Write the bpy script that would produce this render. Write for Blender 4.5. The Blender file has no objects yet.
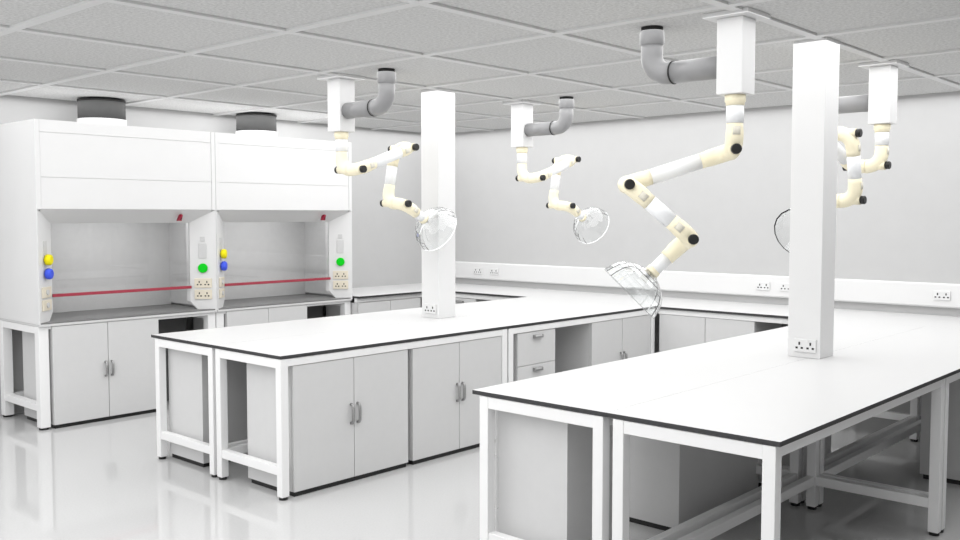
import bpy, bmesh, math, random
from mathutils import Vector, Matrix

PI = math.pi
scene = bpy.context.scene
C = scene.collection

# ------------------------------------------------------------------ camera
CAM_Z = 1.7546
cam_data = bpy.data.cameras.new('camera')
cam_data.sensor_fit = 'HORIZONTAL'
cam_data.sensor_width = 36.0
cam_data.lens = 36.0 * 937.24 / 960.0
cam_data.clip_start = 0.05
cam = bpy.data.objects.new('camera', cam_data)
C.objects.link(cam)
cam.location = (0, 0, CAM_Z)
cam.rotation_euler = (PI / 2 - 0.0576, 0, 0.7379 - PI / 2)
scene.camera = cam

# ------------------------------------------------------------------ world, exposure
world = bpy.data.worlds.new('world')
scene.world = world
world.use_nodes = True
world.node_tree.nodes['Background'].inputs[0].default_value = (1, 1, 1, 1)
world.node_tree.nodes['Background'].inputs[1].default_value = 0.0
scene.view_settings.view_transform = 'Standard'
scene.view_settings.look = 'None'
scene.view_settings.gamma = 1.0
scene.view_settings.use_curve_mapping = False
scene.view_settings.exposure = 0.0

# general ceiling lighting: rows of large soft area lights level with the ceiling grid, shining down
LIGHT_POWER = 64.0
HOOD_FILL = 5.0
for k, (lx0, lx1) in enumerate(((-1.5, 1.8), (1.8, 5.1), (5.1, 8.56))):
    for ly0, ly1 in ((0.55, 4.55), (4.55, 8.56)):
        ld = bpy.data.lights.new('ceiling_area_light', 'AREA')
        ld.shape = 'RECTANGLE'
        ld.size, ld.size_y = lx1 - lx0, ly1 - ly0
        ld.energy = LIGHT_POWER * (1.22, 0.97, 1.48)[k]
        lo = bpy.data.objects.new('ceiling_area_light', ld)
        C.objects.link(lo)
        lo.location = ((lx0 + lx1) / 2, (ly0 + ly1) / 2, 2.785)

# unseen fill lights added at the two walls behind the camera (z 1.0 to 2.6)
LEFT_FILL, FRONT_FILL = 66.0, 5.0
FILL_SPAN_LEFT = (-1.2, 8.2)     # y range of the fill light at the left wall
FILL_SPAN_FRONT = (-1.2, 8.2)    # x range of the fill light at the front wall
for nm, loc, rot, wdt, en in (
        ('left_fill_light', (-1.66, sum(FILL_SPAN_LEFT) / 2, 1.8), (0, -PI / 2, 0), FILL_SPAN_LEFT[1] - FILL_SPAN_LEFT[0], LEFT_FILL),
        ('front_fill_light', (sum(FILL_SPAN_FRONT) / 2, -1.66, 1.8), (PI / 2, 0, 0), FILL_SPAN_FRONT[1] - FILL_SPAN_FRONT[0], FRONT_FILL)):
    ld = bpy.data.lights.new(nm, 'AREA')
    ld.shape = 'RECTANGLE'
    ld.size, ld.size_y = (1.6, wdt) if nm.startswith('left') else (wdt, 1.6)
    ld.energy = en
    lo = bpy.data.objects.new(nm, ld)
    C.objects.link(lo)
    lo.location, lo.rotation_euler = loc, rot


# ------------------------------------------------------------------ materials
def mat(name, col, rough=0.5, spec=0.5, noise=None, bump=None, metal=0.0, coat=0.0):
    m = bpy.data.materials.new(name)
    m.use_nodes = True
    nt = m.node_tree
    b = nt.nodes['Principled BSDF']
    b.inputs['Base Color'].default_value = (*col, 1)
    b.inputs['Roughness'].default_value = rough
    b.inputs['Specular IOR Level'].default_value = spec
    b.inputs['Metallic'].default_value = metal
    b.inputs['Coat Weight'].default_value = coat
    b.inputs['Coat Roughness'].default_value = 0.08
    tc = nt.nodes.new('ShaderNodeTexCoord')
    if noise:
        scale, amt = noise
        n = nt.nodes.new('ShaderNodeTexNoise')
        n.inputs['Scale'].default_value = scale
        n.inputs['Detail'].default_value = 4
        n.inputs['Roughness'].default_value = 0.7
        nt.links.new(tc.outputs['Object'], n.inputs['Vector'])
        r = nt.nodes.new('ShaderNodeMapRange')
        r.inputs['From Min'].default_value = 0.3
        r.inputs['From Max'].default_value = 0.7
        r.inputs['To Min'].default_value = 1 - amt
        r.inputs['To Max'].default_value = 1 + amt
        nt.links.new(n.outputs['Fac'], r.inputs['Value'])
        mx = nt.nodes.new('ShaderNodeVectorMath')
        mx.operation = 'SCALE'
        mx.inputs[0].default_value = col
        nt.links.new(r.outputs['Result'], mx.inputs['Scale'])
        nt.links.new(mx.outputs['Vector'], b.inputs['Base Color'])
    if bump:
        scale, st = bump
        n2 = nt.nodes.new('ShaderNodeTexNoise')
        n2.inputs['Scale'].default_value = scale
        n2.inputs['Detail'].default_value = 3
        nt.links.new(tc.outputs['Object'], n2.inputs['Vector'])
        bp = nt.nodes.new('ShaderNodeBump')
        bp.inputs['Strength'].default_value = st
        bp.inputs['Distance'].default_value = 0.002
        nt.links.new(n2.outputs['Fac'], bp.inputs['Height'])
        nt.links.new(bp.outputs['Normal'], b.inputs['Normal'])
    return m


def glass_mat(name, rough=0.0):
    m = bpy.data.materials.new(name)
    m.use_nodes = True
    b = m.node_tree.nodes['Principled BSDF']
    b.inputs['Base Color'].default_value = (0.97, 0.98, 0.98, 1)
    b.inputs['Transmission Weight'].default_value = 1.0
    b.inputs['Roughness'].default_value = rough
    b.inputs['IOR'].default_value = 1.45
    return m


def thin_glass(name):
    m = bpy.data.materials.new(name)
    m.use_nodes = True
    nt = m.node_tree
    out = nt.nodes['Material Output']
    nt.nodes.remove(nt.nodes['Principled BSDF'])
    tr = nt.nodes.new('ShaderNodeBsdfTransparent')
    tr.inputs[0].default_value = (1, 1, 1, 1)
    gl = nt.nodes.new('ShaderNodeBsdfGlossy')
    gl.inputs['Roughness'].default_value = .02
    fr = nt.nodes.new('ShaderNodeFresnel')
    fr.inputs[0].default_value = 1.45
    mx = nt.nodes.new('ShaderNodeMixShader')
    nt.links.new(fr.outputs[0], mx.inputs[0])
    nt.links.new(tr.outputs[0], mx.inputs[1])
    nt.links.new(gl.outputs[0], mx.inputs[2])
    nt.links.new(mx.outputs[0], out.inputs[0])
    return m


M = {
    'wall': mat('grey_wall_paint', (0.50, 0.50, 0.50), 0.8, 0.2, noise=(6, 0.015), bump=(220, 0.15)),
    'ceil_back': mat('ceiling_void', (0.3, 0.3, 0.3), 0.9, 0.1),
    'tile': mat('mineral_fibre_tile', (0.61, 0.61, 0.605), 0.95, 0.05, noise=(55, 0.20), bump=(160, 0.5)),
    'bar': mat('ceiling_grid_bar', (0.68, 0.68, 0.68), 0.5, 0.3, noise=(3, 0.02)),
    'floor': mat('polished_vinyl_floor', (0.50, 0.50, 0.50), 0.05, 0.5, noise=(90, 0.05)),
    'top': mat('white_laminate', (0.59, 0.59, 0.59), 0.35, 0.4, noise=(4, 0.006)),
    'edge': mat('dark_laminate_edge', (0.045, 0.045, 0.047), 0.5, 0.3, noise=(40, 0.1)),
    'white': mat('white_powder_coat', (0.72, 0.72, 0.72), 0.4, 0.4, noise=(5, 0.008)),
    'rail': mat('bench_frame_coat', (0.84, 0.84, 0.84), 0.4, 0.4, noise=(5, 0.01)),
    'board': mat('light_grey_melamine', (0.62, 0.62, 0.62), 0.45, 0.4, noise=(14, 0.012)),
    'black': mat('black_plastic', (0.012, 0.012, 0.012), 0.4, 0.4, noise=(30, 0.1)),
    'metal': mat('brushed_steel', (0.34, 0.34, 0.34), 0.4, 0.5, noise=(60, 0.1), metal=0.7),
    'cream': mat('cream_plastic', (0.92, 0.85, 0.64), 0.45, 0.4, noise=(8, 0.01)),
    'tube': mat('white_aluminium_tube', (0.86, 0.87, 0.88), 0.3, 0.5, noise=(8, 0.005)),
    'pvc': mat('grey_pvc_pipe', (0.27, 0.27, 0.275), 0.28, 0.5, noise=(10, 0.03)),
    'duct': mat('dark_grey_duct_and_bay_shade', (0.10, 0.10, 0.10), 0.75, 0.2, noise=(10, 0.05)),
    'rubber': mat('black_rubber', (0.02, 0.02, 0.02), 0.6, 0.3, noise=(30, 0.1)),
    'resin': mat('grey_epoxy_worktop', (0.18, 0.18, 0.18), 0.45, 0.4, noise=(150, 0.25)),
    'liner': mat('hood_liner', (0.62, 0.62, 0.62), 0.5, 0.3, noise=(20, 0.03)),
    'red': mat('red_sash_rail', (0.36, 0.04, 0.065), 0.4, 0.4, noise=(20, 0.04)),
    'darkred': mat('dark_red_plastic', (0.30, 0.006, 0.03), 0.4, 0.4, noise=(20, 0.04)),
    'yellow': mat('yellow_plastic', (0.82, 0.72, 0.005), 0.5, 0.2, noise=(20, 0.03)),
    'blue': mat('blue_plastic', (0.06, 0.11, 0.75), 0.5, 0.2, noise=(20, 0.03)),
    'green': mat('green_plastic', (0.0, 0.60, 0.012), 0.6, 0.15, noise=(20, 0.03)),
    'beige': mat('beige_socket_plastic', (0.74, 0.68, 0.56), 0.45, 0.4, noise=(20, 0.02)),
    'greyplate': mat('pale_grey_plate', (0.60, 0.60, 0.60), 0.45, 0.4, noise=(20, 0.02)),
    'sticker': mat('grey_sticker', (0.70, 0.67, 0.58), 0.5, 0.3, noise=(40, 0.05)),
    'glass': glass_mat('clear_dome_plastic'),
    'pane': thin_glass('sash_glass'),
}


# ------------------------------------------------------------------ helpers
class MB:
    """collects shapes into one bmesh"""
    def __init__(self):
        self.bm = bmesh.new()

    def box(self, x0, x1, y0, y1, z0, z1, bev=0.0, mi=0, side_mi=None):
        vs = [self.bm.verts.new((x, y, z)) for x in (x0, x1) for y in (y0, y1) for z in (z0, z1)]
        q = [(0, 1, 3, 2), (4, 6, 7, 5), (0, 4, 5, 1), (2, 3, 7, 6), (0, 2, 6, 4), (1, 5, 7, 3)]
        fs = []
        for k, f in enumerate(q):
            fc = self.bm.faces.new([vs[i] for i in f])
            fc.material_index = mi if (side_mi is None or k >= 5) else side_mi
            fs.append(fc)
        if bev > 0:
            es = list({e for f in fs for e in f.edges})
            bmesh.ops.bevel(self.bm, geom=es, offset=bev, segments=2, affect='EDGES', profile=0.5)
        return self

    def prism(self, pts, axis, a0, a1, mi=0, bev=0.0):
        """pts: 2D polygon in the two other axes (ordered x<y<z), extruded along axis"""
        def P(p, a):
            if axis == 'x': return (a, p[0], p[1])
            if axis == 'y': return (p[0], a, p[1])
            return (p[0], p[1], a)
        A = [self.bm.verts.new(P(p, a0)) for p in pts]
        B = [self.bm.verts.new(P(p, a1)) for p in pts]
        fs = [self.bm.faces.new(A), self.bm.faces.new(list(reversed(B)))]
        n = len(pts)
        for i in range(n):
            fs.append(self.bm.faces.new([A[i], B[i], B[(i + 1) % n], A[(i + 1) % n]]))
        for f in fs: f.material_index = mi
        if bev > 0:
            es = list({e for f in fs for e in f.edges})
            bmesh.ops.bevel(self.bm, geom=es, offset=bev, segments=2, affect='EDGES', profile=0.5)
        return self

    def sweep(self, path, rad, n=20, cap=True, mi=0):
        path = [Vector(p) for p in path]
        rads = rad if isinstance(rad, (list, tuple)) else [rad] * len(path)
        rings = []
        ref = None
        for i, p in enumerate(path):
            t = (path[min(i + 1, len(path) - 1)] - path[max(i - 1, 0)]).normalized()
            if ref is None:
                ref = Vector((0, 0, 1)) if abs(t.z) < 0.9 else Vector((1, 0, 0))
            u = (ref - t * ref.dot(t)).normalized()
            ref = u
            v = t.cross(u)
            rings.append([self.bm.verts.new(p + (u * math.cos(2 * PI * k / n) + v * math.sin(2 * PI * k / n)) * rads[i]) for k in range(n)])
        for a, b in zip(rings, rings[1:]):
            for k in range(n):
                f = self.bm.faces.new([a[k], a[(k + 1) % n], b[(k + 1) % n], b[k]])
                f.smooth = True
                f.material_index = mi
        if cap:
            f0 = self.bm.faces.new(list(reversed(rings[0]))); f1 = self.bm.faces.new(rings[-1])
            f0.material_index = f1.material_index = mi
        return self

    def cyl(self, p0, p1, r, n=24, mi=0, bev=0.0):
        p0, p1 = Vector(p0), Vector(p1)
        if bev > 0:
            d = (p1 - p0).normalized() * bev
            return self.sweep_hard([p0, p0 + d, p1 - d, p1], [r - bev, r, r, r - bev], n, mi)
        return self.sweep_hard([p0, p1], [r, r], n, mi)

    def sweep_hard(self, path, rads, n, mi=0):
        return self.sweep(path, rads, n, True, mi)

    def build(self, name, mats, parent=None, kind=None, loc=None):
        bmesh.ops.recalc_face_normals(self.bm, faces=self.bm.faces[:])
        me = bpy.data.meshes.new(name)
        self.bm.to_mesh(me)
        self.bm.free()
        for m in (mats if isinstance(mats, (list, tuple)) else [mats]):
            me.materials.append(m)
        # keep caps sharp on smooth shapes
        o = bpy.data.objects.new(name, me)
        C.objects.link(o)
        if parent is not None:
            o.parent = parent
        if kind:
            o['kind'] = kind
        if loc is not None:
            o.location = loc
        return o


def thing(name, label, cat, loc=(0, 0, 0), rotz=0.0, group=None):
    o = bpy.data.objects.new(name, None)
    o.empty_display_size = 0.1
    C.objects.link(o)
    o.location = loc
    o.rotation_euler = (0, 0, rotz)
    o['label'] = label
    o['category'] = cat
    if group:
        o['group'] = group
    return o


def tag(o, label, cat, group=None):
    o['label'] = label
    o['category'] = cat
    if group:
        o['group'] = group
    return o


def kids(o):
    return list(o.children)


def copy_tree(o, parent=None):
    c = o.copy()
    C.objects.link(c)
    if parent is not None:
        c.parent = parent
    for ch in kids(o):
        copy_tree(ch, c)
    return c


# ------------------------------------------------------------------ room
X0, X1, Y0, Y1, CZ = -1.7, 8.618, -1.7, 8.60, 2.792
MB().box(X0 - .1, X1 + .1, Y0 - .1, Y1 + .1, -0.1, 0.0).build('floor', M['floor'], kind='structure')
MB().box(X1, X1 + .12, Y0 - .1, Y1 + .12, 0, CZ + .12).build('wall_right', M['wall'], kind='structure')
MB().box(X0 - .1, X1, Y1, Y1 + .12, 0, CZ + .12).build('wall_back', M['wall'], kind='structure')
MB().box(X0 - .12, X0, Y0 - .1, Y1, 0, CZ + .12).build('wall_left', M['wall'], kind='structure')
MB().box(X0, X1, Y0 - .12, Y0, 0, CZ + .12).build('wall_front', M['wall'], kind='structure')

for k, (w0, w1) in enumerate((FILL_SPAN_LEFT, FILL_SPAN_FRONT)):  # made-up frames around the two added fill lights, out of view
    m = MB()
    n = 6
    for i in range(n + 1):
        c = w0 + (w1 - w0) * i / n
        if k == 0: m.box(X0, X0 + .03, c - .03, c + .03, 1.0, 2.6)
        else: m.box(c - .03, c + .03, Y0, Y0 + .03, 1.0, 2.6)
    for z in (.97, 2.6):
        if k == 0: m.box(X0, X0 + .03, w0 - .03, w1 + .03, z, z + .03)
        else: m.box(w0 - .03, w1 + .03, Y0, Y0 + .03, z, z + .03)
    m.build('fill_light_frame_%d' % (k + 1), M['white'], kind='structure')

ceiling = MB().box(X0, X1, Y0, Y1, CZ + .06, CZ + .12).build('ceiling', M['ceil_back'], kind='structure')
PITCH = 1.0725
gx = [2.168 + PITCH * k for k in range(-3, 7)]
gy = [2.275 + PITCH * k for k in range(-3, 6)]
BARW = 0.030   # half width of a grid bar
xs = [X0] + [g for g in gx if X0 + .1 < g < X1 - .05] + [X1]
ys = [Y0] + [g for g in gy if Y0 + .1 < g < Y1 - .05] + [Y1]
tile_cache = {}
for i in range(len(xs) - 1):
    for j in range(len(ys) - 1):
        a0, a1, b0, b1 = xs[i], xs[i + 1], ys[j], ys[j + 1]
        cx, cy = (a0 + a1) / 2, (b0 + b1) / 2
        w, h = (a1 - a0) - .004, (b1 - b0) - 2 * BARW - .004
        key = (round(w, 3), round(h, 3))
        if key not in tile_cache:
            t = MB().box(-w / 2, w / 2, -h / 2, h / 2, 0, .018).build('tile', M['tile'], ceiling)
            tile_cache[key] = t
        else:
            t = tile_cache[key].copy()
            C.objects.link(t)
        t.location = (cx, cy - .0035, CZ + .013)
for g in xs[1:-1]:
    MB().box(g - BARW, g + BARW, Y0, Y1, CZ, CZ + .016).build('grid_bar', M['bar'], ceiling)
for g in ys[1:-1]:
    for a0, a1 in zip(xs, xs[1:]):
        MB().box(a0 + BARW if a0 > X0 else a0, a1 - BARW if a1 < X1 else a1, g - BARW, g + BARW, CZ, CZ + .016).build('grid_bar', M['bar'], ceiling)
# ------------------------------------------------------------------ columns
TOP = 0.9


def column(x, y, label):
    o = MB().box(x, x + .204, y, y + .202, TOP, CZ + .0125, bev=.003).build('service_column', M['white'])
    tag(o, label, 'column')
    return o


column(5.517, 5.482, 'square white column rising from the middle bench with a socket at its foot')
column(5.474, 2.236, 'square white column on the nearest bench, the wider looking one at right')


# ------------------------------------------------------------------ worktops
def worktop(name, x0, x1, y0, y1, label):
    o = MB().box(x0, x1, y0, y1, TOP - .02, TOP, bev=0.0, mi=0, side_mi=1).build(name, [M['top'], M['edge']])
    tag(o, label, 'worktop')
    return o


B1 = dict(x0=3.38, y0=4.719, ys=5.467, y1=6.283)
B2 = dict(x0=3.357, y0=1.517, ys=2.31, y1=3.103)
WX, BKY = 7.661, 7.619
SE = .0005
worktop('worktop', B1['x0'], WX - SE, B1['y0'], B1['ys'] - SE, 'long white worktop on the middle bench, the half facing the camera above the cupboards')
worktop('worktop', B1['x0'], WX - SE, B1['ys'] + SE, B1['y1'], 'long white worktop on the middle bench, the half facing the fume cupboards')
worktop('worktop', B2['x0'], WX - SE, B2['y0'], B2['ys'] - SE, 'white dark-edged worktop on the nearest bench, the half over the open leg space')
worktop('worktop', B2['x0'], WX - SE, B2['ys'] + SE, B2['y1'], 'white worktop on the nearest bench, the half towards the middle bench')
worktop('worktop', WX, X1, 0.1, BKY, 'white worktop running along the right wall under the socket trunking')
worktop('worktop', 6.476, X1, BKY + SE, Y1, 'short white worktop against the back wall right of the fume cupboards')


# ------------------------------------------------------------------ bench frames
def table_stand(x0, x1, y0, y1, inner, label, top=.878, leg=.055, long_low=True, mat_='rail', stretch_end=(True, True), nm='bench_stand', rail_h=.048):
    """four legged steel frame; inner = y of the inner leg line ('y0' or 'y1')"""
    t = thing(nm, label, 'frame', ((x0 + x1) / 2, (y0 + y1) / 2, 0))
    ox, oy = t.location.x, t.location.y
    m = M[mat_]
    for lx in (x0, x1 - leg):
        for ly in (y0, y1 - leg):
            l = MB().box(lx - ox, lx + leg - ox, ly - oy, ly + leg - oy, .018, top, bev=.003).build('leg', m, t)
            MB().cyl((lx + leg / 2 - ox, ly + leg / 2 - oy, 0.0), (lx + leg / 2 - ox, ly + leg / 2 - oy, .018), leg * .48, 16).build('foot', M['black'], l)
    for k, lx in enumerate((x0, x1 - leg)):
        MB().box(lx + .002 - ox, lx + leg - .002 - ox, y0 + leg - oy, y1 - leg - oy, top - .058, top - .001, bev=.002).build('end_rail', m, t)
        MB().box(lx + .004 - ox, lx + leg - .004 - ox, y0 + leg - oy, y1 - leg - oy, .150, .205, bev=.003).build('end_stretcher', m, t)
    for ly in (y0, y1 - leg):
        MB().box(x0 + leg - ox, x1 - leg - ox, ly + .002 - oy, ly + leg - .002 - oy, top - rail_h, top - .001, bev=.002).build('long_rail', m, t)
    if long_low:
        ly = y0 if inner == 'y0' else y1 - leg
        MB().box(x0 + leg - ox, x1 - leg - ox, ly + .004 - oy, ly + leg - .004 - oy, .150, .205, bev=.003).build('long_stretcher', m, t)
    return t


def row(b, mods, tags, e=.002, gi=.018):
    for (x0, x1), (lf, lb) in zip(mods, tags):
        table_stand(x0, x1, b['y0'] + e, b['ys'] - gi, 'y1', lf)
        table_stand(x0, x1, b['ys'] + .018, b['y1'] - .045, 'y0', lb)


row(B1, [(3.383, 5.508), (5.528, 7.655)], [
    ('white four-legged steel frame at the near end of the middle bench, camera side', 'white four-legged steel frame at the near end of the middle bench, fume cupboard side'),
    ('white steel frame under the far part of the middle bench, around the drawer unit', 'white steel frame under the far part of the middle bench, fume cupboard side')])
row(B2, [(3.359, 5.466), (5.486, 7.655)], [
    ('white steel stand around the open leg space at the near end of the nearest bench', 'white steel stand at the near end of the nearest bench, around the end panel'),
    ('white steel frame at the far right of the nearest bench, beginning at the paired legs', 'white steel stand under the far part of the nearest bench, inner side')], e=.017, gi=.033)


# ------------------------------------------------------------------ cupboards
ZB, ZT = .032, .826


def d_handle(cx, z0, z1, parent):
    """vertical bow handle standing proud of a door whose front is at local y=0 (faces -y)"""
    m = MB()
    pts = [(cx, 0.0, z0), (cx, -.018, z0 + .004), (cx, -.026, z0 + .018), (cx, -.027, (z0 + z1) / 2), (cx, -.026, z1 - .018), (cx, -.018, z1 - .004), (cx, 0.0, z1)]
    m.sweep(pts, .010, 10)
    return m.build('handle', M['metal'], parent)


def cup_pull(cx, z, parent):
    m = MB()
    w = .05
    n = 8
    prof = [(0, z + .018), (-.016, z + .016), (-.026, z + .006), (-.028, z - .008), (-.024, z - .008), (-.021, z + .004), (-.012, z + .011), (0, z + .012)]
    m.prism(prof, 'x', cx - w, cx + w)
    m.box(cx - w - .002, cx - w + .002, -.027, 0, z - .008, z + .017)
    m.box(cx + w - .002, cx + w + .002, -.027, 0, z - .008, z + .017)
    return m.build('cup_pull', M['metal'], parent)


def carcass(t, w, depth, zt=ZT):
    m = MB()
    T = .018
    m.box(0, T, .022, depth, ZB, zt).box(w - T, w, .022, depth, ZB, zt)
    m.box(T, w - T, .022, depth, ZB, ZB + T).box(T, w - T, .022, depth, zt - T, zt)
    m.box(T, w - T, depth - .008, depth, ZB + T, zt - T)
    m.box(T, w - T, .04, depth - .01, .42, .42 + T)
    m.build('carcass', M['board'], t)
    MB().box(.012, w - .012, .014, depth - .02, 0, ZB - .0005).build('plinth', M['black'], t)


def cupboard(w, depth, loc, rot, label, zt=ZT, hz=(.395, .52), door_top=None):
    """two door cupboard, local front y=0 facing -y, local x 0..w"""
    t = thing('base_cupboard', label, 'cupboard', loc, rot)
    carcass(t, w, depth, zt)
    for s in (0, 1):
        a0, a1 = (.002, w / 2 - .0025) if s == 0 else (w / 2 + .0025, w - .002)
        d = MB().box(a0, a1, 0, .019, ZB, door_top or zt, bev=.0015).build('door', M['board'], t)
        d_handle(w / 2 - .028 if s == 0 else w / 2 + .028, hz[0], hz[1], d)
    return t


def drawer_unit(w, depth, loc, rot, label, zt=ZT):
    t = thing('drawer_unit', label, 'drawers', loc, rot)
    carcass(t, w, depth, zt)
    zs = [ZB, .295, .56, zt]
    for a, b in zip(zs, zs[1:]):
        d = MB().box(.002, w - .002, 0, .019, a + .002, b - .002, bev=.0015).build('drawer', M['board'], t)
        cup_pull(w / 2, b - .045, d)
    return t


# middle bench, camera side
yf = 4.728
cupboard(.978, .50, (3.478, yf, 0), 0, 'grey two-door cupboard at the near end of the middle bench')
cupboard(.951, .50, (4.499, yf, 0), 0, 'grey two-door cupboard second from the near end of the middle bench')
drawer_unit(.488, .50, (5.640, yf, 0), 0, 'grey drawer unit under the middle bench left of the dark leg space')
cupboard(.948, .50, (6.645, yf, 0), 0, 'grey two-door cupboard at the far end of the middle bench, right of the leg space')
# middle bench, fume cupboard side (fronts face +y)
yb = 6.21
cupboard(.965, .455, (4.433, yb, 0), PI, 'grey cupboard with its plain side behind the leftmost legs of the middle bench')
cupboard(.965, .455, (5.455, yb, 0), PI, 'grey cupboard on the hidden far side of the middle bench beside its twin')
# nearest bench, left half (fronts face +y)
yb2 = 3.05
drawer_unit(.47, .45, (3.935, yb2, 0), PI, 'grey drawer unit with its plain end panel at the near end of the nearest bench')
cupboard(.965, .45, (5.45, yb2, 0), PI, 'grey cupboard seen from behind through the open leg space of the nearest bench')
cupboard(.965, .45, (6.60, yb2, 0), PI, 'grey cupboard back in deep shade under the far part of the nearest bench')
# nearest bench, right half, far part
cupboard(.965, .45, (6.56, 1.535, 0), 0, 'grey cupboard at the right edge of the photo under the nearest bench')
# right wall bench (fronts face -x): local x runs along -y
cupboard(.965, .55, (7.683, 4.69, 0), -PI / 2, 'grey two-door cupboard under the right wall bench beside the corner with the middle bench')
drawer_unit(.47, .55, (7.683, 7.52, 0), -PI / 2, 'small grey drawer unit under the right wall bench behind the middle column')
# back wall bench
cupboard(.92, .55, (6.482, 7.641, 0), 0, 'grey two-door cupboard under the back wall bench right of the fume cupboards')


def wall_bench_frame(label, boxes):
    t = thing('bench_rail', label, 'frame', (0, 0, 0))
    for nm, b in boxes:
        MB().box(*b, bev=.002).build(nm, M['rail'], t)
    return t


wall_bench_frame('white steel rail and legs under the right wall bench', [
    ('rail', (7.68, 7.73, 0.15, 4.70, .83, .877)), ('rail', (7.68, 7.73, 6.30, 7.60, .83, .877)),
    ('leg', (7.68, 7.735, 3.15, 3.205, 0, .83)), ('leg', (7.68, 7.735, 6.30, 6.355, 0, .83)), ('leg', (7.68, 7.735, .15, .205, 0, .83)),
    ('back_leg', (8.55, 8.6, 3.15, 3.205, 0, .83)), ('back_leg', (8.55, 8.6, 6.30, 6.355, 0, .83)), ('rail', (8.55, 8.6, 0.15, 7.60, .83, .877))])
wall_bench_frame('white steel rail under the short back wall bench', [
    ('rail', (6.482, 7.655, 7.665, 7.71, .83, .877)), ('rail', (6.482, 8.54, 8.54, 8.59, .83, .877)),
    ('leg', (6.484, 6.539, 8.50, 8.54, 0, .83)), ('leg', (7.60, 7.655, 7.64, 7.69, 0, .83))])


# ------------------------------------------------------------------ socket trunking and sockets
def trunking():
    t = MB()
    prof = [(X1 - .05, .985), (X1 - .05, 1.168), (X1 - .040, 1.178), (X1 - .001, 1.178), (X1 - .001, .972), (X1 - .04, .972)]
    t.prism(prof, 'y', 0.1, Y1 - .001)
    o = t.build('cable_trunking', M['white'])
    tag(o, 'long white box trunking along the right wall above the worktop', 'trunking')


trunking()


def holes(parent, w, h, y, m='black'):
    """two three-pin outlets on a plate facing local -y, centre at origin"""
    for cx in (-w * .25, w * .25):
        b = MB()
        s = 1.15
        b.box(cx - .0045 * s, cx + .0045 * s, y - .0015, y, .002 * s, .018 * s)
        for sx in (-1, 1):
            b.box(cx + sx * .014 * s - .006 * s, cx + sx * .014 * s + .006 * s, y - .0015, y, -.018 * s, -.008 * s)
        b.build('outlet', M[m], parent)
    for cx in (-w * .13, w * .13):
        MB().box(cx - .006, cx + .006, y - .003, y, .022, .036, bev=.001).build('switch', M['white'], parent)


def socket(loc, rot, label, w=.136, h=.080):
    t = thing('power_socket', label, 'socket', loc, rot)
    p = MB().box(-w / 2, w / 2, -.011, 0, -h / 2, h / 2, bev=.003).build('face_plate', M['white'], t)
    holes(p, w, h, -.011)
    return t


RW = X1 - .0505
socket((RW, 7.82, 1.076), -PI / 2, 'white double socket on the trunking near the middle column, left one of the far pair')
socket((RW, 7.55, 1.076), -PI / 2, 'white double socket on the trunking near the middle column, right one of the far pair')
socket((RW, 4.07, 1.076), -PI / 2, 'white double socket on the trunking left of the nearest column, the fully visible one')
socket((RW, 3.83, 1.076), -PI / 2, 'white double socket on the trunking partly hidden by the nearest column')
socket((RW, 2.45, 1.076), -PI / 2, 'white double socket on the trunking at the right edge of the photo')
socket((5.5165, 5.575, .977), -PI / 2, 'white double socket low on the middle bench column')
socket((5.4735, 2.325, .975), -PI / 2, 'white double socket with black pin holes low on the nearest column')


# ------------------------------------------------------------------ fume cupboards
HF = 7.72            # front plane
HW = 1.638
HZ0, HZ1 = .872, 2.531


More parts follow.
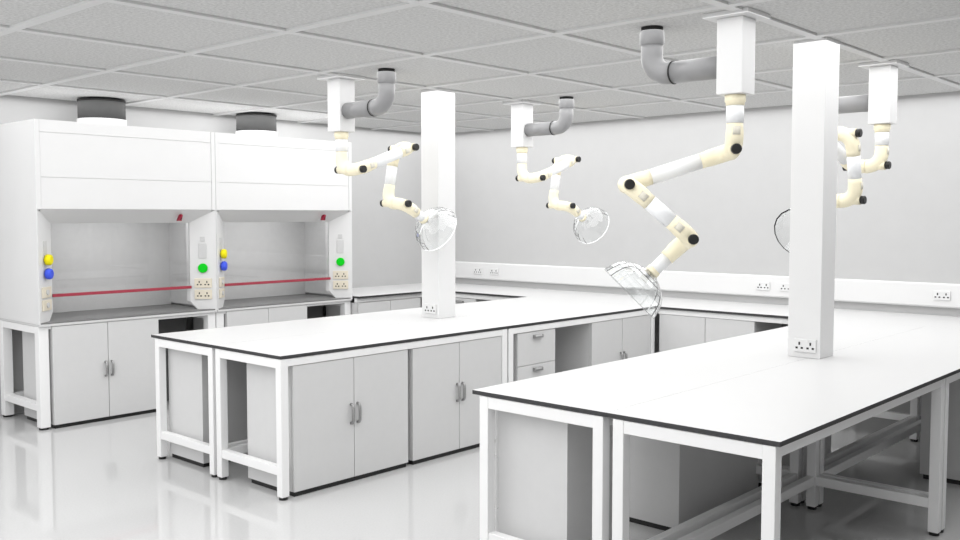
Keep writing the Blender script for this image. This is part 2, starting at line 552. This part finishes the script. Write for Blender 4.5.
def fume_cupboard(x0, label):
    t = thing('fume_cupboard', label, 'fume cupboard', (x0, HF, HZ0))
    D = Y1 - .01 - HF
    H = HZ1 - HZ0
    zb = 1.81 - HZ0      # underside of the vertical front
    zs = 1.693 - HZ0     # lower edge of the slanted header
    cy = .165            # depth of the chamfered posts
    cxw = .180
    # side walls with chamfered (aerofoil) posts
    for s in (0, 1):
        def X(v): return v if s == 0 else HW - v
        m = MB()
        # plain side sheet
        a, b = sorted((X(0), X(.038)))
        m.box(a, b, 0.0, D, zb, H)
        a, b = sorted((X(0), X(.005)))
        m.box(a, b, 0.002, D, 0.0, zb)
        m.build('side_panel', M['white'], t)
        # post: triangular section from floor of hood to header
        m = MB()
        fx_, fy_ = .125, .003 + (cy - .003) * (.125 - .0065) / (cxw - .0065)
        zm = zb + (zs + .012 - zb) * fy_ / cy
        lo = [(X(.0055), .003, .0), (X(.0065), .003, .0), (X(fx_), fy_, .0), (X(cxw), cy, .085), (X(cxw), cy + .06, .085), (X(.0055), cy + .06, .0)]
        hi = [(X(.0055), .003, zb), (X(.0065), .003, zb), (X(fx_), fy_, zm), (X(cxw), cy, zs + .012), (X(cxw), cy + .06, zs + .012), (X(.0055), cy + .06, zb)]
        A = [m.bm.verts.new(p) for p in lo]
        B = [m.bm.verts.new(p) for p in hi]
        n6 = len(A)
        m.bm.faces.new(A); m.bm.faces.new(list(reversed(B)))
        for i in range(n6):
            m.bm.faces.new([A[i], B[i], B[(i + 1) % n6], A[(i + 1) % n6]])
        bmesh.ops.triangulate(m.bm, faces=m.bm.faces[:])
        post = m.build('post', M['white'], t)
        # fittings on the chamfer plane: build in a local frame facing -y and rotate
        ang = math.atan2(cy - .003, cxw - .0065)
        fr = bpy.data.objects.new('fitting', None)
        mid = Vector((X((.0065 + cxw) / 2), (.003 + cy) / 2, 0))
        rz = ang if s == 0 else -ang

        def put(o, z, off=0.0, shift=0.0):
            n = Vector((math.sin(rz), -math.cos(rz), 0))
            tx = Vector((math.cos(rz), math.sin(rz), 0))
            o.location = mid + n * off + tx * shift + Vector((0, 0, z - HZ0))
            o.rotation_euler = (0, 0, rz)
        bpy.data.objects.remove(fr)
        for zc in (1.128, 1.022):
            pl = MB().box(-.080, .080, -.012, 0, -.044, .044, bev=.003).build('socket_plate', M['beige'], t)
            put(pl, zc)
            if s == 1:
                for cx in (-.035, .035):
                    b = MB()
                    b.box(cx - .005, cx + .005, -.0135, -.012, .002, .020)
                    for sx in (-1, 1):
                        b.box(cx + sx * .015 - .007, cx + sx * .015 + .007, -.0135, -.012, -.020, -.008)
                    b.build('outlet', M['black'], pl)
            else:
                MB().cyl((0, -.012, 0), (0, -.022, 0), .022, 16).build('outlet', M['greyplate'], pl)
        if s == 1:
            bt = MB().cyl((0, 0, 0), (0, -.024, 0), .044, 28, bev=.006).build('button', M['green'], t)
            bt['label'] = 'large round green button'
            put(bt, 1.268)
            dp = MB().box(-.037, .037, -.006, 0, -.070, .070, bev=.002).build('monitor_panel', M['greyplate'], t)
            put(dp, 1.43)
            dp2 = MB().box(-.022, .022, -.006, 0, -.022, .022, bev=.002).build('display', M['greyplate'], t)
            put(dp2, 1.54)
        else:
            for zc, mm, lb in ((1.395, 'yellow', 'yellow valve knob'), (1.280, 'blue', 'blue valve knob')):
                k = MB()
                k.cyl((0, 0, 0), (0, -.020, 0), .022, 16)
                pts = []
                n = 10
                k.sweep([(0, -.008, 0), (0, -.012, 0), (0, -.033, 0), (0, -.050, 0), (0, -.056, 0)], [.034, .044, .046, .042, .030], 10)
                ko = k.build('valve_knob', M[mm], t)
                ko['label'] = lb
                put(ko, zc)
            dp = MB().box(-.03, .03, -.006, 0, -.06, .06, bev=.002).build('label_plate', M['greyplate'], t)
            put(dp, 1.49)
    # front sheets above the opening
    g = .002
    for nm, a, b in (('front_panel', 1.812, 2.066), ('front_panel', 2.070, 2.429), ('front_panel', 2.433, HZ1)):
        MB().box(.038 + g, HW - .038 - g, .004, .0098, a - HZ0, b - HZ0, bev=.001).build(nm, M['white'], t)
    MB().box(.0385, HW - .0385, .010, .0222, 1.812 - HZ0, HZ1 - .001 - HZ0).build('backing_sheet', M['white'], t)
    # slanted header under the front
    m = MB()
    m.prism([(.006, zb - .001), (cy, zs), (cy + .02, zs), (cy + .02, zs + .02), (.026, zb - .001)], 'x', .0385, HW - .0385)
    m.build('header', M['white'], t)
    w = MB()
    xx, zz = HW - .345, 1.742 - HZ0
    w.prism([(xx - .016, zz - .032), (xx + .010, zz - .032), (xx + .022, zz + .022), (xx + .008, zz + .028)], 'y', .030, .078)
    wo = w.build('sash_stop', M['darkred'], t)
    wo['label'] = 'small dark red wedge under the front panel'
    MB().prism([(xx - .004, zz - .024), (xx + .006, zz - .024), (xx + .012, zz + .008)], 'y', .026, .0302).build('arrow', M['black'], wo)
    ws = MB().box(.0065, HW - .0065, .012, D - .101, .0002, .012).build('work_surface', M['resin'], t)
    ws['label'] = 'dark grey speckled work surface'
    # roof, back, liner
    MB().box(.0385, HW - .0385, .0225, D, H - .02, H - .001).build('roof', M['white'], t)
    MB().box(.0385, HW - .0385, D - .10, D - .085, .0125, 1.9 - HZ0 + .4).build('back_baffle', M['liner'], t)
    for a, b in ((.0385, .046), (HW - .046, HW - .0385)):
        MB().box(a, b, cy + .06, D - .1, .03, 1.9 - HZ0).build('side_liner', M['liner'], t)
    MB().box(.046, HW - .046, cy + .03, D - .1, 1.9 - HZ0, 1.92 - HZ0).build('inner_roof', M['liner'], t)
    # unseen strip and fill light added behind the header to brighten the inside
    MB().box(.3, HW - .3, cy + .12, cy + .22, 1.875 - HZ0, 1.8995 - HZ0, bev=.003).build('fill_light_strip', M['white'], t)
    ld = bpy.data.lights.new('hood_fill_light', 'AREA')
    ld.shape = 'RECTANGLE'
    ld.size, ld.size_y, ld.energy = HW - .62, .09, HOOD_FILL
    lo = bpy.data.objects.new('hood_fill_light', ld)
    C.objects.link(lo)
    lo.location = (x0 + HW / 2, HF + cy + .17, 1.872)
    # sash: glass with the red rail
    s0 = MB().box(cxw - .004, HW - cxw + .004, cy - .018, cy - .002, 1.078 - HZ0, 1.104 - HZ0, bev=.003).build('sash_rail', M['red'], t)
    s0['label'] = 'red rail along the bottom of the sash'
    MB().box(cxw + .003, HW - cxw - .003, cy + .004, cy + .010, 1.105 - HZ0, zs - .001).build('sash_pane', M['pane'], t)
    # outlet collar on the roof
    MB().sweep([(HW / 2, .53, H - .001), (HW / 2, .53, H + .088)], .211, 40).build('outlet_collar', M['white'], t)
    return t


HX = (3.188, 4.830)
fume_cupboard(HX[0], 'large white fume cupboard at far left, its side fully in view')
fume_cupboard(HX[1], 'large white fume cupboard standing right of its twin, next to the back wall bench')
for hx, lb in zip(HX, ('short dark grey round duct from the left fume cupboard roof to the ceiling', 'short dark grey round duct from the right fume cupboard roof to the ceiling')):
    m = MB()
    m.sweep([(hx + HW / 2, HF + .53, HZ1 + .089), (hx + HW / 2, HF + .53, CZ - .012)], .202, 40)
    o = m.build('exhaust_duct', M['duct'])
    tag(o, lb, 'duct')
    MB().sweep([(hx + HW / 2, HF + .53, CZ - .016), (hx + HW / 2, HF + .53, CZ - .0005)], .206, 40).build('flange', M['rubber'], o)

for k, hx in enumerate(HX):
    side = ('left', 'right')[k]
    o = MB().box(hx + .003, hx + HW - .003, HF + .004, Y1 - .002, .852, .8715, bev=.003, mi=0).build('worktop', [M['board']])
    tag(o, 'pale edged worktop slab carrying the %s fume cupboard' % side, 'worktop')
    table_stand(hx + .003, hx + HW - .003, HF + .030, Y1 - .03, 'y1', 'white four-legged steel stand under the %s fume cupboard' % side, top=.851, leg=.080, nm='stand', rail_h=.024)
    cupboard(.942, .60, (hx + .104, HF + .010, 0), 0, 'grey two-door cupboard under the %s fume cupboard' % side, zt=.826, hz=(.39, .51), door_top=.848)
    bp_ = MB().box(hx + 1.04, hx + HW - .09, HF + .40, HF + .42, .005, .824).build('bay_shade_panel', M['duct'])  # dark sheet put in to stand for the deep shade of the bay
    tag(bp_, 'dark panel added as shade in the open bay under the %s fume cupboard' % side, 'panel')


# ------------------------------------------------------------------ extraction arms
def arc_path(J, tin, a, w, tout, r=.070, lead=.15, half=None, n=8):
    pass


def elbow(J, t, a, w2, r=.092, lead=.150, n=10):
    """centre line from the tube side (J + t*lead) round to the swivel (J + a*w2)"""
    pts = [J + t * lead, J + t * (lead + r) / 2]
    c = J + t * r + a * r
    for k in range(n + 1):
        th = PI / 2 * k / n
        pts.append(c - a * r * math.cos(th) - t * r * math.sin(th))
    pts.append(J + a * w2)
    return pts


def extraction_arm(base, psi, e2, e3, e4, label, z1=2.10, L=(.58, .45, .26), w=.20):
    bx, by = base
    t = thing('extraction_arm', label, 'extraction arm', (bx, by, CZ))
    if psi == 2.25:
        L = (.58, .45, .275)
    O = Vector((bx, by, CZ))
    p = Vector((math.cos(psi), math.sin(psi), 0))
    a = Vector((math.sin(psi), -math.cos(psi), 0))
    up = Vector((0, 0, 1))

    def dr(e): return p * math.cos(e) + up * math.sin(e)
    J1 = Vector((bx, by, z1)) - O
    J2 = J1 + dr(e2) * L[0]
    J3 = J2 + dr(e3) * L[1]
    E = J3 + dr(e4) * L[2]
    MB().box(-.128, .128, -.128, .128, -.014, .0125, bev=.003).build('mount_plate', M['white'], t)
    MB().box(-.073, .073, -.073, .073, -.405, -.014, bev=.004).build('mount_box', M['white'], t)
    MB().sweep([(0, 0, -.405), (0, 0, -.408), (0, 0, -.440), (0, 0, -.446), (0, 0, -.460)], [.049, .054, .054, .049, .048], 24).build('collar', M['cream'], t)
    MB().cyl((0, 0, -.455), J1 + up * .14, .0455).build('tube', M['tube'], t)
    ts = [(J1, up, dr(e2)), (J2, -dr(e2), dr(e3)), (J3, -dr(e3), dr(e4))]
    for k, (J, tin, tout) in enumerate(ts):
        inA = (k != 1)      # joints 1 and 3 come in on side A, joint 2 on side B
        jA_t, jB_t = (tin, tout) if inA else (tout, tin)
        for (P, tt, ax) in ((J, jA_t, a), (J + a * w, jB_t, -a)):
            m = MB()
            path = elbow(P, tt, ax, w / 2 - .001)
            rr = [.043] * 2 + [.0465] * (len(path) - 3) + [.048]
            m.sweep(path, rr, 24)
            m.cyl(P + ax * .055 + tt * .004, P - ax * .028 + tt * .004, .031, 20)
            jo = m.build('elbow_joint', M['cream'], t)
            MB().cyl(P - ax * .028 + tt * .004, P - ax * .060 + tt * .004, .0275, 20, bev=.004).build('knob', M['black'], jo)
            # small sticker wrapped on the outer side of the elbow
            sd = -ax
            q = P + tt * .100
            c = tt.cross(sd).normalized()
            sm = MB()
            vs = []
            for i in range(5):
                th = (i - 2) * .22
                for hh in (-.022, .022):
                    vs.append(sm.bm.verts.new(q + tt * hh + (sd * math.cos(th) + c * math.sin(th)) * .0470))
            for i in range(4):
                sm.bm.faces.new([vs[2 * i], vs[2 * i + 1], vs[2 * i + 3], vs[2 * i + 2]]).smooth = True
            so = sm.build('sticker', M['sticker'], jo)
            sol = so.modifiers.new('thick', 'SOLIDIFY'); sol.thickness = .001; sol.offset = 1
    d2, d3, d4 = dr(e2), dr(e3), dr(e4)
    aw = a * w
    MB().cyl(J1 + aw + d2 * .13, J2 + aw - d2 * .13, .0425).build('tube', M['tube'], t)
    MB().cyl(J2 + d3 * .13, J3 - d3 * .13, .0425).build('tube', M['tube'], t)
    MB().cyl(J3 + aw + d4 * .13, E + aw - d4 * .01, .037).build('tube', M['tube'], t)
    MB().sweep([E + aw - d4 * .035, E + aw - d4 * .03, E + aw - d4 * .004, E + aw], [.037, .0405, .0405, .038], 24).build('collar', M['cream'], t)
    # clear dome
    prof = [(z_ * .95, max(.038, r_ * .94)) for z_, r_ in ((-.004, .038), (.004, .052), (.016, .085), (.036, .126), (.062, .156), (.092, .178), (.128, .192), (.160, .200), (.172, .203))]
    m = MB()
    n = 20
    u = a.copy(); v = d4.cross(u).normalized()
    rings = []
    for (z, r) in prof:
        rings.append([m.bm.verts.new(E + aw + d4 * z + (u * math.cos(2 * PI * k / n) + v * math.sin(2 * PI * k / n)) * r) for k in range(n)])
    for r0, r1 in zip(rings, rings[1:]):
        for k in range(n):
            f = m.bm.faces.new([r0[k], r0[(k + 1) % n], r1[(k + 1) % n], r1[k]])
            f.smooth = False
    dome = m.build('hood_dome', M['glass'], t)
    dome['label'] = 'clear plastic suction dome'
    sol = dome.modifiers.new('thick', 'SOLIDIFY'); sol.thickness = .009; sol.offset = 0
    # spider bracket inside the neck
    b = MB()
    b.cyl(E + aw + d4 * .002, E + aw + d4 * .03, .012, 12)
    for k in range(3):
        q = u * math.cos(2.1 * k + .4) + v * math.sin(2.1 * k + .4)
        b.cyl(E + aw + d4 * .006, E + aw + d4 * .012 + q * .044, .0035, 8)
    b.build('neck_bracket', M['metal'], t)
    return t


ARMS = [
    ((4.565, 2.343), 2.25, -.31, -2.43, -.78, 'large extraction arm hanging in a zigzag left of the nearest column'),
    ((4.572, 5.573), 0.0, .34, -1.77, -.52, 'extraction arm hanging over the middle bench in front of the fume cupboards'),
    ((6.704, 5.571), 0.0, .34, -1.77, -.48, 'farthest extraction arm against the bare right wall, right of the middle column'),
    ((6.697, 2.332), PI, .34, -1.80, -.54, 'extraction arm partly hidden behind the nearest column at right'),
]
for b, psi, e2, e3, e4, lb in ARMS:
    extraction_arm(b, psi, e2, e3, e4, lb)


# grey waste pipes from the mounts into the ceiling
def exhaust_pipe(base, sgn, label):
    bx, by = base
    t = thing('exhaust_pipe', label, 'pipe', (bx, by, CZ))
    zc = 2.541 - CZ
    yo = .51 * sgn
    R, rb = .0600, .105
    y_el = yo - sgn * rb
    MB().cyl((0, sgn * .0755, zc), (0, y_el - sgn * .03, zc), R, 32).build('pipe', M['pvc'], t)
    path = [(0, y_el - sgn * .035, zc), (0, y_el, zc)]
    for k in range(1, 11):
        th = PI / 2 * k / 10
        path.append((0, y_el + sgn * rb * math.sin(th), zc + rb - rb * math.cos(th)))
    path += [(0, yo, -.08)]
    MB().sweep(path, [.0605] * len(path), 32).build('bend', M['pvc'], t)
    MB().sweep([(0, y_el - sgn * .040, zc), (0, y_el - sgn * .0385, zc), (0, y_el - sgn * .032, zc), (0, y_el - sgn * .030, zc)], [.060, .0635, .0635, .060], 32).build('seal_ring', M['rubber'], t)
    MB().sweep([(0, yo, -.090), (0, yo, -.086), (0, yo, -.080), (0, yo, -.016), (0, yo, -.011), (0, yo, -.009)], [.0605, .064, .068, .068, .066, .062], 32).build('pipe_socket', M['pvc'], t)
    MB().cyl((0, yo, -.010), (0, yo, .0125), .0600, 32).build('ceiling_collar', M['rubber'], t)
    return t


exhaust_pipe(ARMS[0][0], 1, 'grey bent pipe joining the large near extraction arm to the ceiling')
exhaust_pipe(ARMS[1][0], -1, 'grey bent pipe joining the extraction arm before the fume cupboards to the ceiling')
exhaust_pipe(ARMS[2][0], -1, 'grey bent pipe joining the farthest extraction arm to the ceiling')
exhaust_pipe(ARMS[3][0], 1, 'grey pipe behind the nearest column joining the rightmost extraction arm to the ceiling')
